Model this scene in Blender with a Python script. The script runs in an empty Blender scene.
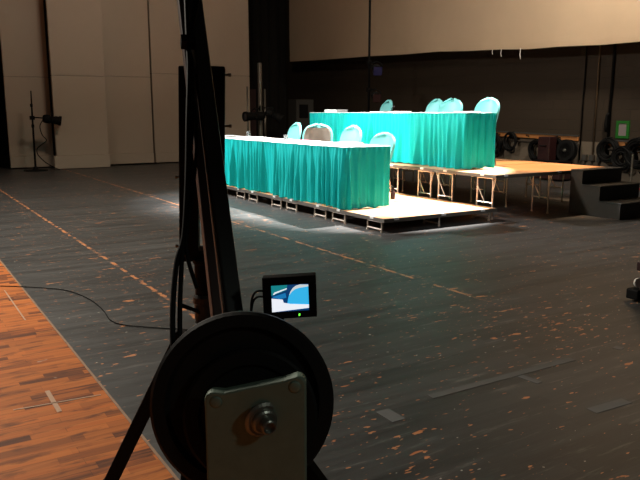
import bpy, bmesh, math, random
from mathutils import Vector, Matrix
random.seed(7)
C = bpy.context.scene.collection
PI = math.pi
V = Vector

# ------------------------------------------------------------------ materials
def nt(name):
    m = bpy.data.materials.new(name); m.use_nodes = True
    t = m.node_tree; b = t.nodes['Principled BSDF']
    return m, t, b
def N(t, kind, **kw):
    n = t.nodes.new(kind)
    for k, v in kw.items():
        if k in n.inputs: n.inputs[k].default_value = v
        else: setattr(n, k, v)
    return n
def mixc(t, fac, a, b, blend='MIX'):
    n = t.nodes.new('ShaderNodeMix'); n.data_type = 'RGBA'; n.blend_type = blend
    for i, s in ((0, fac), (6, a), (7, b)):
        if hasattr(s, 'is_linked'): t.links.new(s, n.inputs[i])
        else: n.inputs[i].default_value = s if i == 0 else (*s, 1)
    return n.outputs[2]
def ramp(t, src, lo, hi, c0=(0,0,0), c1=(1,1,1)):
    r = t.nodes.new('ShaderNodeValToRGB')
    r.color_ramp.elements[0].position = lo; r.color_ramp.elements[1].position = hi
    r.color_ramp.elements[0].color = (*c0, 1); r.color_ramp.elements[1].color = (*c1, 1)
    t.links.new(src, r.inputs[0]); return r.outputs[0]
def math_n(t, op, a, b=0.0, c=0.0):
    n = t.nodes.new('ShaderNodeMath'); n.operation = op
    for i, s in enumerate((a, b, c)):
        if hasattr(s, 'is_linked'): t.links.new(s, n.inputs[i])
        else: n.inputs[i].default_value = s
    return n.outputs[0]
def noise(t, vec, scale, detail=3.0, rough=.55):
    n = N(t, 'ShaderNodeTexNoise', Scale=scale, Detail=detail, Roughness=rough)
    t.links.new(vec, n.inputs['Vector']); return n.outputs['Fac']
def mapped(t, scale=(1,1,1), loc=(0,0,0)):
    g = t.nodes.new('ShaderNodeNewGeometry'); mp = t.nodes.new('ShaderNodeMapping')
    mp.inputs['Scale'].default_value = scale; mp.inputs['Location'].default_value = loc
    t.links.new(g.outputs['Position'], mp.inputs['Vector']); return mp.outputs[0]
def objmap(t, scale=(1,1,1)):
    g = t.nodes.new('ShaderNodeTexCoord'); mp = t.nodes.new('ShaderNodeMapping')
    mp.inputs['Scale'].default_value = scale
    t.links.new(g.outputs['Object'], mp.inputs['Vector']); return mp.outputs[0]
def mat(name, col, rough=.6, metal=0.0, var=.12, scale=20, bump=0.0, emit=0.0, spec=None):
    m, t, b = nt(name)
    v = objmap(t); n = noise(t, v, scale)
    lo = tuple(c*(1-var) for c in col); hi = tuple(min(1, c*(1+var)) for c in col)
    t.links.new(mixc(t, n, lo, hi), b.inputs['Base Color'])
    b.inputs['Roughness'].default_value = rough; b.inputs['Metallic'].default_value = metal
    if spec is not None: b.inputs['Specular IOR Level'].default_value = spec
    if bump:
        bp = N(t, 'ShaderNodeBump', Strength=bump); bp.inputs['Distance'].default_value = .01
        t.links.new(n, bp.inputs['Height']); t.links.new(bp.outputs[0], b.inputs['Normal'])
    if emit:
        b.inputs['Emission Color'].default_value = (*col, 1); b.inputs['Emission Strength'].default_value = emit
    return m

def floor_material():
    m, t, b = nt('black_stage_paint')
    streak = noise(t, mapped(t, (.7, 9, 1)), 1.0, 5, .65)
    patch = noise(t, mapped(t, (.55, .8, 1), (3, 1, 0)), 1.0, 3)
    fine = noise(t, mapped(t, (5, 34, 1)), 1.0, 4, .7)
    base = mixc(t, ramp(t, streak, .32, .7), (.026,.0255,.025), (.086,.086,.084))
    base = mixc(t, ramp(t, patch, .35, .7), base, (.056,.056,.055))
    base = mixc(t, ramp(t, fine, .55, .85), base, (.085,.083,.078))
    sb = t.nodes.new('ShaderNodeSeparateXYZ'); t.links.new(mapped(t), sb.inputs[0])
    row = math_n(t, 'FLOOR', math_n(t, 'DIVIDE', sb.outputs[1], .085))
    w1 = t.nodes.new('ShaderNodeTexWhiteNoise'); w1.noise_dimensions = '1D'; t.links.new(row, w1.inputs['W'])
    cv = t.nodes.new('ShaderNodeCombineXYZ'); t.links.new(row, cv.inputs[0])
    t.links.new(math_n(t, 'FLOOR', math_n(t, 'ADD', math_n(t, 'MULTIPLY', sb.outputs[0], .7), math_n(t, 'MULTIPLY', w1.outputs['Value'], 9.0))), cv.inputs[1])
    w2 = t.nodes.new('ShaderNodeTexWhiteNoise'); w2.noise_dimensions = '2D'; t.links.new(cv.outputs[0], w2.inputs['Vector'])
    base = mixc(t, 1.0, base, ramp(t, w2.outputs['Value'], 0, 1, (.62,.62,.62), (1.0,1.0,1.0)), 'MULTIPLY')
    # pale scuffs
    scf = noise(t, mapped(t, (2.2, 20, 1), (5, 2, 0)), 1.0, 4, .7)
    base = mixc(t, ramp(t, scf, .58, .78), base, (.16,.155,.145))
    # bare wood where the paint has worn off
    f1 = noise(t, mapped(t, (6, 17, 1)), 1.0, 3, .6)
    f2 = noise(t, mapped(t, (15, 42, 1), (1, 7, 0)), 1.0, 2, .5)
    dens = ramp(t, noise(t, mapped(t, (.8, .8, 1), (9, 4, 0)), 1.0, 2), .38, .7, (0,0,0), (.035,.035,.035))
    sep = t.nodes.new('ShaderNodeSeparateXYZ'); t.links.new(mapped(t), sep.inputs[0])
    for x0 in (1.705, 3.70):
        near = math_n(t, 'MULTIPLY', math_n(t, 'POWER', 2.718, math_n(t, 'MULTIPLY', math_n(t, 'ABSOLUTE', math_n(t, 'SUBTRACT', sep.outputs[0], x0)), -5.0)), .03)
        dens = math_n(t, 'ADD', dens, near)
    w1 = ramp(t, math_n(t, 'ADD', f1, dens), .685, .70)
    w2 = ramp(t, math_n(t, 'ADD', f2, dens), .70, .72)
    worn = math_n(t, 'MAXIMUM', w1, w2)
    # worn seams running up and down the stage, two metres apart
    wob = math_n(t, 'MULTIPLY', math_n(t, 'SUBTRACT', noise(t, mapped(t, (3, 9, 1)), 1.0, 2), .5), .05)
    dash = ramp(t, noise(t, mapped(t, (4, 6.5, 1), (2, 5, 0)), 1.0, 5, .75), .46, .52)
    seam = None
    for x0 in (1.705, 3.70):
        d = math_n(t, 'ABSOLUTE', math_n(t, 'ADD', math_n(t, 'SUBTRACT', sep.outputs[0], x0), wob))
        s = math_n(t, 'LESS_THAN', d, math_n(t, 'MULTIPLY', noise(t, mapped(t, (9, 13, 1)), 1.0, 3, .7), .030))
        seam = s if seam is None else math_n(t, 'MAXIMUM', seam, s)
    seam = math_n(t, 'MULTIPLY', math_n(t, 'MULTIPLY', seam, dash), ramp(t, math_n(t, 'DIVIDE', sep.outputs[1], 10.0), .36, .40))
    worn = math_n(t, 'MAXIMUM', worn, seam)
    wood = mixc(t, noise(t, mapped(t, (9, 25, 1), (4, 4, 0)), 1.0, 2), (.38,.082,.02), (.74,.36,.16))
    col = mixc(t, worn, base, wood)
    # little white flecks of paint and lint
    wf = ramp(t, noise(t, mapped(t, (27, 40, 1), (8, 3, 0)), 1.0, 1, .4), .765, .78)
    col = mixc(t, wf, col, (.55,.52,.46))
    t.links.new(col, b.inputs['Base Color'])
    t.links.new(ramp(t, streak, .2, .8, (.36,.36,.36), (.55,.55,.55)), b.inputs['Roughness'])
    bp = N(t, 'ShaderNodeBump', Strength=.12); bp.inputs['Distance'].default_value = .01
    t.links.new(streak, bp.inputs['Height']); t.links.new(bp.outputs[0], b.inputs['Normal'])
    return m

def apron_material():
    m, t, b = nt('bare_wood_boards')
    br = N(t, 'ShaderNodeTexBrick', Scale=1.0)
    br.offset = .37; br.inputs['Brick Width'].default_value = .9; br.inputs['Row Height'].default_value = .056
    br.inputs['Mortar Size'].default_value = .0012; br.inputs['Bias'].default_value = -.1
    br.inputs['Color1'].default_value = (.58,.15,.03,1); br.inputs['Color2'].default_value = (.26,.066,.018,1)
    br.inputs['Mortar'].default_value = (.07,.025,.01,1)
    t.links.new(mapped(t), br.inputs['Vector'])
    g = noise(t, mapped(t, (2.2, 38, 1)), 1.0, 5, .6)
    col = mixc(t, ramp(t, g, .3, .75), br.outputs['Color'], (.60,.20,.05))
    st = noise(t, mapped(t, (4.5, 19, 1), (2, 2, 0)), 1.0, 4, .6)
    sp = t.nodes.new('ShaderNodeSeparateXYZ'); t.links.new(mapped(t), sp.inputs[0])
    row = math_n(t, 'FLOOR', math_n(t, 'DIVIDE', sp.outputs[1], .056))
    w1 = t.nodes.new('ShaderNodeTexWhiteNoise'); w1.noise_dimensions = '1D'; t.links.new(row, w1.inputs['W'])
    xo = math_n(t, 'ADD', math_n(t, 'MULTIPLY', sp.outputs[0], 3.1), math_n(t, 'MULTIPLY', w1.outputs['Value'], 9.0))
    cv = t.nodes.new('ShaderNodeCombineXYZ'); t.links.new(row, cv.inputs[0]); t.links.new(math_n(t, 'FLOOR', xo), cv.inputs[1])
    w2 = t.nodes.new('ShaderNodeTexWhiteNoise'); w2.noise_dimensions = '2D'; t.links.new(cv.outputs[0], w2.inputs['Vector'])
    col = mixc(t, ramp(t, w2.outputs['Value'], .0, .5, (.35,.35,.35), (0,0,0)), col, (.70,.22,.045))
    col = mixc(t, math_n(t, 'MULTIPLY', ramp(t, w2.outputs['Value'], .66, .88, (0,0,0), (.9,.9,.9)), ramp(t, g, .3, .55)), col, (.10,.035,.018))
    col = mixc(t, ramp(t, st, .53, .68, (0,0,0), (.75,.75,.75)), col, (.075,.03,.018))
    sc = noise(t, mapped(t, (7, 13, 1), (6, 1, 0)), 1.0, 3, .6)
    col = mixc(t, ramp(t, sc, .70, .74, (0,0,0), (.6,.6,.6)), col, (.55,.4,.3))
    t.links.new(col, b.inputs['Base Color']); b.inputs['Roughness'].default_value = .65; b.inputs['Specular IOR Level'].default_value = .15
    return m

def block_material():
    m, t, b = nt('painted_block_wall')
    g = t.nodes.new('ShaderNodeNewGeometry'); s = t.nodes.new('ShaderNodeSeparateXYZ')
    c = t.nodes.new('ShaderNodeCombineXYZ'); t.links.new(g.outputs['Position'], s.inputs[0])
    t.links.new(s.outputs[1], c.inputs[0]); t.links.new(s.outputs[2], c.inputs[1])
    br = N(t, 'ShaderNodeTexBrick', Scale=1.0)
    br.inputs['Brick Width'].default_value = .405; br.inputs['Row Height'].default_value = .203
    br.inputs['Mortar Size'].default_value = .006; br.inputs['Mortar Smooth'].default_value = .6
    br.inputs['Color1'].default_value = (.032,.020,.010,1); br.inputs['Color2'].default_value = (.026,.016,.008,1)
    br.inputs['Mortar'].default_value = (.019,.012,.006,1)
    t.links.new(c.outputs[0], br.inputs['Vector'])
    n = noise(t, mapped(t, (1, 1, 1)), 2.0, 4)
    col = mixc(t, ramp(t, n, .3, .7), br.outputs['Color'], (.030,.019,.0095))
    col2 = mixc(t, .8, br.outputs['Color'], (.17,.135,.10))        # paler painted dado
    d = ramp(t, s.outputs[2], .79, .80)
    t.links.new(mixc(t, d, col2, col), b.inputs['Base Color']); b.inputs['Roughness'].default_value = .8
    bp = N(t, 'ShaderNodeBump', Strength=.5); bp.inputs['Distance'].default_value = .01
    t.links.new(br.outputs['Fac'], bp.inputs['Height']); bp.invert = True
    t.links.new(bp.outputs[0], b.inputs['Normal'])
    return m

def wood_deck_material():
    m, t, b = nt('plywood_deck')
    g = noise(t, mapped(t, (14, 1.6, 1)), 1.0, 4, .6)
    col = mixc(t, g, (.60,.29,.125), (.74,.40,.20))
    t.links.new(col, b.inputs['Base Color']); b.inputs['Roughness'].default_value = .5
    return m

def cloth_material(name, col, var=.15, rough=.7, sheen=.0, scale=60):
    m = mat(name, col, rough, 0, var, scale, .08)
    m.node_tree.nodes['Principled BSDF'].inputs['Sheen Weight'].default_value = sheen
    return m

M = {}
M['floor'] = floor_material(); M['apron'] = apron_material(); M['block'] = block_material(); M['deck'] = wood_deck_material()
M['teal'] = cloth_material('teal_satin_skirt', (.001,.37,.36), .1, .5); M['teal'].node_tree.nodes['Principled BSDF'].inputs['Specular IOR Level'].default_value = .2
M['teal_shell'] = mat('teal_chair_upholstery', (.15,.50,.48), .5, 0, .06, 30)
M['beige'] = cloth_material('beige_pad_fabric', (.10,.078,.06), .1, .8)
M['white_cloth'] = cloth_material('white_table_cloth', (.78,.76,.75), .04, .8)
M['paper'] = mat('white_paper', (.8,.8,.8), .7, 0, .03)
M['brown'] = mat('brown_cover', (.22,.12,.08), .6)
M['dark_red'] = mat('dark_red_paint', (.024,.004,.004), .55)
M['red'] = mat('red_plastic', (.35,.015,.015), .5)
M['plum'] = mat('plum_cover', (.18,.05,.09), .6)
M['steel'] = mat('galvanised_leg_tube', (.62,.52,.42), .35, .6, .1)
M['edge'] = mat('dark_deck_edging', (.10,.085,.07), .5, .4)
M['clip'] = mat('bright_deck_clip', (.75,.72,.68), .4, .2)
M['chrome'] = mat('chrome_tube', (.6,.6,.6), .2, 1)
M['black'] = mat('black_painted_metal', (.008,.008,.008), .6, 0, .2, spec=.1)
M['blackplate'] = mat('black_weight_iron', (.006,.006,.0055), .55, 0, .25, 40, .05, spec=.2)
M['rubber'] = mat('black_rubber_cable', (.006,.006,.006), .65, spec=.12)
M['aluminium'] = mat('dark_anodised_tube', (.035,.033,.03), .45, .3)
M['boomgrey'] = mat('charcoal_boom_tube', (.017,.019,.018), .5, .0, .15)
M['armbrown'] = mat('dark_reddish_arm', (.035,.014,.009), .5, 0, .15)
M['greyplate'] = mat('worn_grey_green_plate', (.14,.20,.155), .55, .1, .22, 28, .05)
M['knobmetal'] = mat('dull_steel_knob', (.22,.22,.19), .35, .8, .1)
M['black_cloth'] = cloth_material('black_masking_velour', (.010,.008,.006), .3, .95, 0)
M['shell'] = mat('cream_shell_panel', (.52,.425,.33), .65, 0, .04, 3)
M['shellseam'] = mat('panel_seam_strip', (.36,.31,.25), .7)
M['cyc'] = cloth_material('cream_drop_canvas', (.55,.42,.29), .05, .9, 0, 3)
M['orange'] = mat('orange_wood_rail', (.40,.16,.045), .6, 0, .15, 12)
M['green'] = mat('green_sign_frame', (.006,.12,.008), .5, 0, .05)
M['sign'] = mat('grey_sign_sheet', (.20,.17,.17), .7, 0, .05)
M['blue'] = mat('blue_gel_sheet', (.008,.012,.075), .35)
M['stepblack'] = mat('scuffed_black_step', (.012,.012,.011), .55, 0, .35, 25, .05)
M['stepside'] = mat('dusty_black_step_side', (.025,.0225,.019), .6, 0, .3, 9)
M['nosing'] = mat('worn_step_edge', (.22,.2,.17), .5, 0, .4, 30)
M['tape'] = mat('grey_gaffer_tape', (.12,.125,.125), .6, 0, .1)
M['faint_tape'] = mat('worn_dark_tape', (.10,.101,.098), .6, 0, .25, 12)
M['tan_tape'] = mat('pale_masking_tape', (.52,.32,.20), .7, 0, .15, 40)
M['greypaint'] = mat('dark_grey_paint', (.05,.048,.042), .6)
M['pipe'] = mat('dull_metal_pipe', (.20,.18,.15), .4, .6)
M['wallbox'] = mat('wall_box_grey', (.045,.035,.026), .6)
M['conduit'] = mat('painted_conduit', (.13,.088,.05), .6)
M['seamline'] = mat('pale_seam_strip', (.30,.17,.09), .6, 0, .4, 12)
M['glow_red'] = mat('red_lamp_glow', (1,.12,.03), .5, 0, 0, 5, 0, .5)
M['led'] = mat('green_led_glow', (.15,1,.05), .5, 0, 0, 5, 0, 1.6)
M['s_navy'] = mat('screen_navy', (.003,.04,.14), .3, 0, .5, 90, 0, 1.0)
M['s_teal'] = mat('screen_teal', (.01,.25,.28), .3, 0, .3, 60, 0, .8)
M['s_blue'] = mat('screen_light_blue', (.035,.45,.82), .3, 0, .1, 40, 0, .95)
M['s_mid'] = mat('screen_mid_blue', (.01,.17,.42), .3, 0, .1, 40, 0, 1.0)
M['s_white'] = mat('screen_white', (.80,.83,.90), .3, 0, 0, 40, 0, 1.0)
M['s_grey'] = mat('screen_pale_grey', (.62,.68,.70), .3, 0, 0, 40, 0, .9)
M['glass'] = mat('drinking_glass', (.8,.85,.85), .05); M['glass'].node_tree.nodes['Principled BSDF'].inputs['Transmission Weight'].default_value = .9
M['lens'] = mat('lamp_lens', (.03,.03,.035), .1)

# ------------------------------------------------------------------ mesh builder
class MB:
    def __init__(s): s.v = []; s.f = []; s.m = []; s.mi = 0
    def add(s, vs, fs):
        o = len(s.v); s.v += [tuple(p) for p in vs]
        for f in fs: s.f.append([i+o for i in f]); s.m.append(s.mi)
        return s
    def box(s, x0, x1, y0, y1, z0, z1, mtx=None):
        vs = [V((x, y, z)) for z in (z0, z1) for y in (y0, y1) for x in (x0, x1)]
        if mtx: vs = [mtx @ p for p in vs]
        return s.add(vs, [(0,2,3,1),(4,5,7,6),(0,1,5,4),(1,3,7,5),(3,2,6,7),(2,0,4,6)])
    def bar(s, a, b, w, h, up=(0,0,1)):
        a = V(a); b = V(b); d = (b-a).normalized(); sd = d.cross(V(up))
        if sd.length < 1e-4: sd = d.cross(V((1,0,0)))
        sd.normalize(); u = sd.cross(d).normalized()
        vs = [p + sd*(i*w/2) + u*(j*h/2) for p in (a, b) for j in (-1, 1) for i in (-1, 1)]
        return s.add(vs, [(0,2,3,1),(4,5,7,6),(0,1,5,4),(1,3,7,5),(3,2,6,7),(2,0,4,6)])
    def tube(s, pts, r, n=8, closed=False):
        pts = [V(p) for p in pts]; k = len(pts); vs = []; up = None
        for i, p in enumerate(pts):
            if closed: d = pts[(i+1) % k] - pts[i-1]
            else: d = pts[min(i+1, k-1)] - pts[max(i-1, 0)]
            d.normalize()
            if up is None:
                up = d.orthogonal().normalized()
            else:
                up = (up - d*up.dot(d))
                up = up.normalized() if up.length > 1e-5 else d.orthogonal().normalized()
            w = d.cross(up); rr = r[i] if isinstance(r, (list, tuple)) else r
            for j in range(n):
                a = 2*PI*j/n; vs.append(p + (up*math.cos(a) + w*math.sin(a))*rr)
        fs = []
        for i in range(k if closed else k-1):
            for j in range(n):
                a = i*n; c = ((i+1) % k)*n
                fs.append((a+j, a+(j+1) % n, c+(j+1) % n, c+j))
        if not closed:
            fs.append(tuple(range(n-1, -1, -1))); fs.append(tuple((k-1)*n+j for j in range(n)))
        return s.add(vs, fs)
    def lathe(s, prof, c=(0,0,0), axis=(0,0,1), n=24):
        ax = V(axis).normalized(); u = ax.orthogonal().normalized(); w = ax.cross(u); c = V(c); vs = []
        for r, z in prof:
            for j in range(n):
                a = 2*PI*j/n; vs.append(c + ax*z + (u*math.cos(a) + w*math.sin(a))*max(r, 1e-4))
        fs = [(i*n+j, i*n+(j+1) % n, (i+1)*n+(j+1) % n, (i+1)*n+j) for i in range(len(prof)-1) for j in range(n)]
        return s.add(vs, fs)
    def prism(s, poly, d):                          # 3D polygon swept by the vector d
        k = len(poly); d = V(d); vs = [V(p) for p in poly] + [V(p)+d for p in poly]
        fs = [tuple(range(k-1, -1, -1)), tuple(range(k, 2*k))] + [(i, (i+1) % k, k+(i+1) % k, k+i) for i in range(k)]
        return s.add(vs, fs)
    def grid(s, fn, nu, nv):
        vs = [fn(i/nu, j/nv) for j in range(nv+1) for i in range(nu+1)]
        fs = [(j*(nu+1)+i, j*(nu+1)+i+1, (j+1)*(nu+1)+i+1, (j+1)*(nu+1)+i) for j in range(nv) for i in range(nu)]
        return s.add(vs, fs)
ORG = {}
def obj(name, mb, mats, parent=None, smooth=False, bevel=0, solid=0, label=None, sub=0):
    me = bpy.data.meshes.new(name)
    o0 = ORG.get(parent.name, V((0,0,0))) if parent else V((0,0,0))
    if parent is None and name not in ('floor',):
        pass
    me.from_pydata([tuple(V(p)-o0) for p in mb.v], [], mb.f)
    if not isinstance(mats, (list, tuple)): mats = [mats]
    for m in mats: me.materials.append(M[m])
    for p, i in zip(me.polygons, mb.m): p.material_index = i
    bm = bmesh.new(); bm.from_mesh(me); bmesh.ops.recalc_face_normals(bm, faces=bm.faces); bm.to_mesh(me); bm.free()
    o = bpy.data.objects.new(name, me); C.objects.link(o)
    if parent: o.parent = parent; ORG[o.name] = o0
    if smooth:
        for p in me.polygons: p.use_smooth = True
    if solid:
        md = o.modifiers.new('solid', 'SOLIDIFY'); md.thickness = solid; md.offset = 0
    if solid:
        md = o.modifiers.new('split', 'EDGE_SPLIT'); md.split_angle = math.radians(50)
    if bevel:
        md = o.modifiers.new('bevel', 'BEVEL'); md.width = bevel; md.segments = 2; md.limit_method = 'ANGLE'
    if sub:
        md = o.modifiers.new('sub', 'SUBSURF'); md.levels = sub; md.render_levels = sub
    if label: o['label'] = label
    return o
def tag(o, label, cat, group=None):
    o['label'] = label; o['category'] = cat
    if group: o['group'] = group
    return o
def thing(name, loc, label, cat, group=None):
    o = bpy.data.objects.new(name, None); C.objects.link(o); o.location = loc; o.empty_display_size = .1
    ORG[o.name] = V(loc); return tag(o, label, cat, group)
def struct(name, mb, m, **k):
    o = obj(name, mb, m, **k); o['kind'] = 'structure'; return o
def dup(root, loc, rotz, label, group=None):
    r = root.copy(); C.objects.link(r); r.location = loc; r.rotation_euler = (0, 0, rotz)
    r['label'] = label
    if group: r['group'] = group
    ORG[r.name] = ORG[root.name]
    for ch in list(root.children):
        c = ch.copy(); C.objects.link(c); c.parent = r
        for g in list(ch.children):
            e = g.copy(); C.objects.link(e); e.parent = c
    return r
def arc(c, r, a0, a1, n, u=(1,0,0), w=(0,0,1)):
    c = V(c); u = V(u); w = V(w)
    return [c + u*(r*math.cos(a0+(a1-a0)*i/n)) + w*(r*math.sin(a0+(a1-a0)*i/n)) for i in range(n+1)]
def spline(pts, n=8):
    pts = [V(p) for p in pts]; out = []
    for i in range(len(pts)-1):
        p0 = pts[max(i-1, 0)]; p1 = pts[i]; p2 = pts[i+1]; p3 = pts[min(i+2, len(pts)-1)]
        for k in range(n):
            t = k/n
            out.append(.5*((2*p1) + (p2-p0)*t + (2*p0-5*p1+4*p2-p3)*t*t + (3*p1-p0-3*p2+p3)*t**3))
    return out + [pts[-1]]

# ------------------------------------------------------------------ the setting
XS = .832                                            # the line where the black stage meets the bare apron
mb = MB(); mb.box(XS, 12.3, -5, 25, -.08, 0); mb.mi = 1; mb.box(-7, XS, -5, 25, -.08, 0)
struct('floor', mb, ['floor', 'apron'])
mb = MB(); mb.box(XS-.006, XS+.006, -5, 25, 0, .0015); struct('trim_1', mb, 'seamline')
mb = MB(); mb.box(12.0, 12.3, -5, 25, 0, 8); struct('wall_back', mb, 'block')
mb = MB(); mb.box(-7, 12.3, 25, 25.3, 0, 8); struct('wall_far', mb, 'black_cloth')

# acoustic shell panels across the far side of the stage
def shell(x0, x1, y, seam, band, bz, label, kick=.0):
    t = thing('shell_panel', ((x0+x1)/2, y, 0), label, 'panel')
    mb = MB(); mb.box(x0, x1, y, y+.10, band, seam-.008); obj('lower_panel', mb, 'shell', t, bevel=.006)
    mb = MB(); mb.box(x0, x1, y, y+.10, seam+.008, 6.2); obj('upper_panel', mb, 'shell', t, bevel=.006)
    mb = MB(); mb.box(x0+.01, x1-.01, y+.012, y+.09, seam-.01, seam+.01); obj('seam_strip', mb, 'shellseam', t)
    mb = MB(); mb.box(x0-kick, x1+kick*.3, y-.035, y+.10, bz, band-.003); obj('kick_board', mb, 'shell', t, bevel=.008)
    mb = MB()
    for sx in (x0+.12, x1-.12):
        mb.bar((sx, y+.14, 0.02), (sx, y+.14, 6.0), .06, .06)
        mb.bar((sx, y+.14, .05), (sx, y+1.1, .05), .06, .06); mb.bar((sx, y+1.1, .05), (sx, y+.16, 1.9), .04, .04)
    obj('rear_brace', mb, 'greypaint', t)
    return t
shell(2.60, 3.62, 18.62, 2.22, .31, .03, 'cream stage shell panel at the far left, behind the lamp on a thin stand')
shell(3.56, 4.82, 17.95, 2.24, .33, .01, 'cream stage shell panel standing forward, right of the lamp on a thin stand', .06)
shell(4.86, 6.15, 18.45, 2.28, .31, .04, 'cream stage shell panel between the forward panel and the dark gap left of the crane')
shell(6.24, 9.12, 18.60, 2.39, .30, .03, 'widest cream stage shell panel, directly behind the black camera crane')

# black masking in the wings
def curtain(name, x0, x1, y, z0, z1, label, amp=.06, wl=.35):
    mb = MB(); nx = int((x1-x0)/.05)
    mb.grid(lambda u, v: (x0+(x1-x0)*u, y+amp*math.sin(2*PI*u*(x1-x0)/wl + .6*math.sin(u*9)), z0+(z1-z0)*v), nx, 4)
    tag(obj(name, mb, 'black_cloth', smooth=True, solid=.01), label, 'curtain')
curtain('black_curtain', .9, 2.5, 19.6, .0, 6.0, 'black masking curtain at the left edge beside the first cream panel')
curtain('black_curtain', 9.2, 11.9, 21.5, .0, 6.0, 'black masking curtain right of the widest cream panel, left of the cream drop')

# cream drop hanging in front of the block wall
hem = [(5.0,2.50),(7.9,2.60),(8.6,2.605),(9.6,2.645),(10.4,2.655),(11.2,2.705),(12.2,2.745),(13.15,2.80),(14.5,2.825),(16.05,2.875),(18,2.92),(20.45,2.99)]
def hemz(y):
    for (a, za), (b, zb) in zip(hem, hem[1:]):
        if y <= b: return za+(zb-za)*(y-a)/(b-a)
    return hem[-1][1]
def cx(y, z): return 11.5 + .012*math.sin(y*1.3+z*.8) + .015*math.sin(y*3.1) * math.exp(-(z-hemz(y))*2.5) + .006*math.sin(y*9+z*2)*math.exp(-(z-hemz(y))*3)
t = thing('stage_drop', (11.5, 12.7, 2.6), 'large cream canvas drop hanging in front of the dark block wall', 'backdrop')
mb = MB(); mb.grid(lambda u, v: (cx(5+15.45*u, hemz(5+15.45*u)+.17+v*(6.6-hemz(5+15.45*u)-.17)), 5+15.45*u, hemz(5+15.45*u)+.17+v*(6.6-hemz(5+15.45*u)-.17)), 150, 14)
obj('canvas', mb, 'cyc', t, smooth=True, solid=.006)
mb = MB(); mb.grid(lambda u, v: (cx(5+15.45*u, hemz(5+15.45*u)+v*.172)-.004-.002*math.sin(PI*v), 5+15.45*u, hemz(5+15.45*u)+v*.172), 150, 5)
obj('hem', mb, 'cyc', t, smooth=True, solid=.008)
for y, l in ((11.42,.10),(11.16,.15),(10.62,.20)):
    mb = MB(); mb.tube([(11.485,y,hemz(y)+.02),(11.478,y+.006,hemz(y)-l*.5),(11.485,y-.004,hemz(y)-l)], .007, 6); obj('tie', mb, 'white_cloth', t)
mb = MB(); mb.tube([(11.5,4.8,6.62),(11.5,20.6,6.62)], .03, 10); obj('batten', mb, 'pipe', t)

# ------------------------------------------------------------------ back wall fittings
def rail(y0, y1, z0, z1, label):
    t = thing('wall_rail', (11.95, (y0+y1)/2, min(z0, z1)), label, 'rail', None)
    mb = MB(); mb.prism([(11.955,y0,z0-.045),(11.955,y1,z1-.045),(11.955,y1,z1+.045),(11.955,y0,z0+.045)], (.045,0,0)); obj('board', mb, 'orange', t, bevel=.006)
    mb = MB(); mb.prism([(11.94,y0,z0+.045),(11.94,y1,z1+.045),(11.94,y1,z1+.068),(11.94,y0,z0+.068)], (.06,0,0)); obj('cap_strip', mb, 'greypaint', t)
    mb = MB(); mb.tube([(11.97,y0,z0-.12),(11.97,y1,z1-.12)], .018, 8); obj('conduit', mb, 'wallbox', t)
    k = max(2, int((y1-y0)/.8))
    for i in range(k):
        y = y0+(y1-y0)*(i+.5)/k; z = z0+(z1-z0)*(i+.5)/k
        mb = MB(); mb.tube([(11.95,y,z),(11.88,y,z+.005),(11.86,y,z+.03)], .012, 6); obj('peg', mb, 'black', t)
rail(9.42, 14.5, .845, .93, 'orange wooden peg rail on the block wall left of the thick vertical pipe')
rail(5.0, 8.74, .70, .79, 'orange wooden peg rail on the block wall under the green framed sign')
for y, r, m_, lab in ((9.36,.013,'black','thin black vertical conduit on the block wall left of the pale conduit'),
                      (9.05,.016,'conduit','pale brown vertical conduit on the block wall between two black pipes'),
                      (8.73,.028,'black','thick black vertical pipe on the block wall beside the green framed sign')):
    mb = MB(); mb.tube([(11.97,y,.42),(11.97,y,7)], r, 10)
    if r == .028: mb.tube([(11.94,y+.035,1.0),(11.94,y+.05,1.15),(11.94,y+.035,1.32),(11.95,y,1.36)], .028, 8)
    tag(obj('wall_conduit', mb, m_, smooth=True), lab, 'pipe')
t = thing('framed_sign', (11.98, 8.44, .9), 'small sign in a bright green frame on the block wall at right', 'sign')
mb = MB()
y0, y1, z0, z1, w = 8.295, 8.575, .885, 1.215, .05
for a in ((y0,y1,z0,z0+w),(y0,y1,z1-w,z1),(y0,y0+w*1.1,z0+w,z1-w),(y1-w*1.1,y1,z0+w,z1-w)): mb.box(11.97, 12.0, *a)
obj('frame', mb, 'green', t, bevel=.003)
mb = MB(); mb.box(11.982, 12.0, y0+w, y1-w, z0+w, z1-w); obj('sheet', mb, 'sign', t)

def coil(y, z, r, loops, label, thick=.013, group=None, x=11.86, tail=True):
    mb = MB(); rnd = random.Random(int(y*100))
    for k in range(loops):
        rr = r*(1-.42*rnd.random()**1.5); oy = rnd.uniform(-.015,.015); oz = rnd.uniform(-.02,.02); xo = x + .085*(k/(max(1,loops-1))-.5)
        e = rnd.uniform(.9,1.04)
        mb.tube([(xo+.01*math.sin(a*2+k), y+oy+rr*e*math.cos(a), z+oz+rr*math.sin(a)) for a in [2*PI*i/28 for i in range(28)]], thick, 6, True)
    t = thing('cable_coil', (x, y, z-r), label, 'cable', 'cables hung along the wall rail')
    obj('loops', mb, 'rubber', t, smooth=True)
    mb = MB(); mb.tube([(x+.10,y,z+r*1.12),(x-.07,y+.01,z+r*1.02),(x-.06,y,z+r*.78),(x+.07,y-.01,z+r*.72)], .014, 6); obj('tie_strap', mb, 'black', t)
    if tail:
        mb = MB(); mb.tube(spline([(x-.03,y-r*.9,z-.05),(x-.04,y-r*.85,z-r*.9),(x,y-r*.6,z-r*1.25),(x,y-r*.2,z-r*1.32)], 5), thick, 6); obj('tail', mb, 'rubber', t)
coil(11.62, .66, .22, 18, 'black cable coil half hidden behind the near end of the rear table skirt')
coil(11.13, .735, .185, 5, 'small open cable coil on the rail, first one clear of the rear table', .018)
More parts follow.
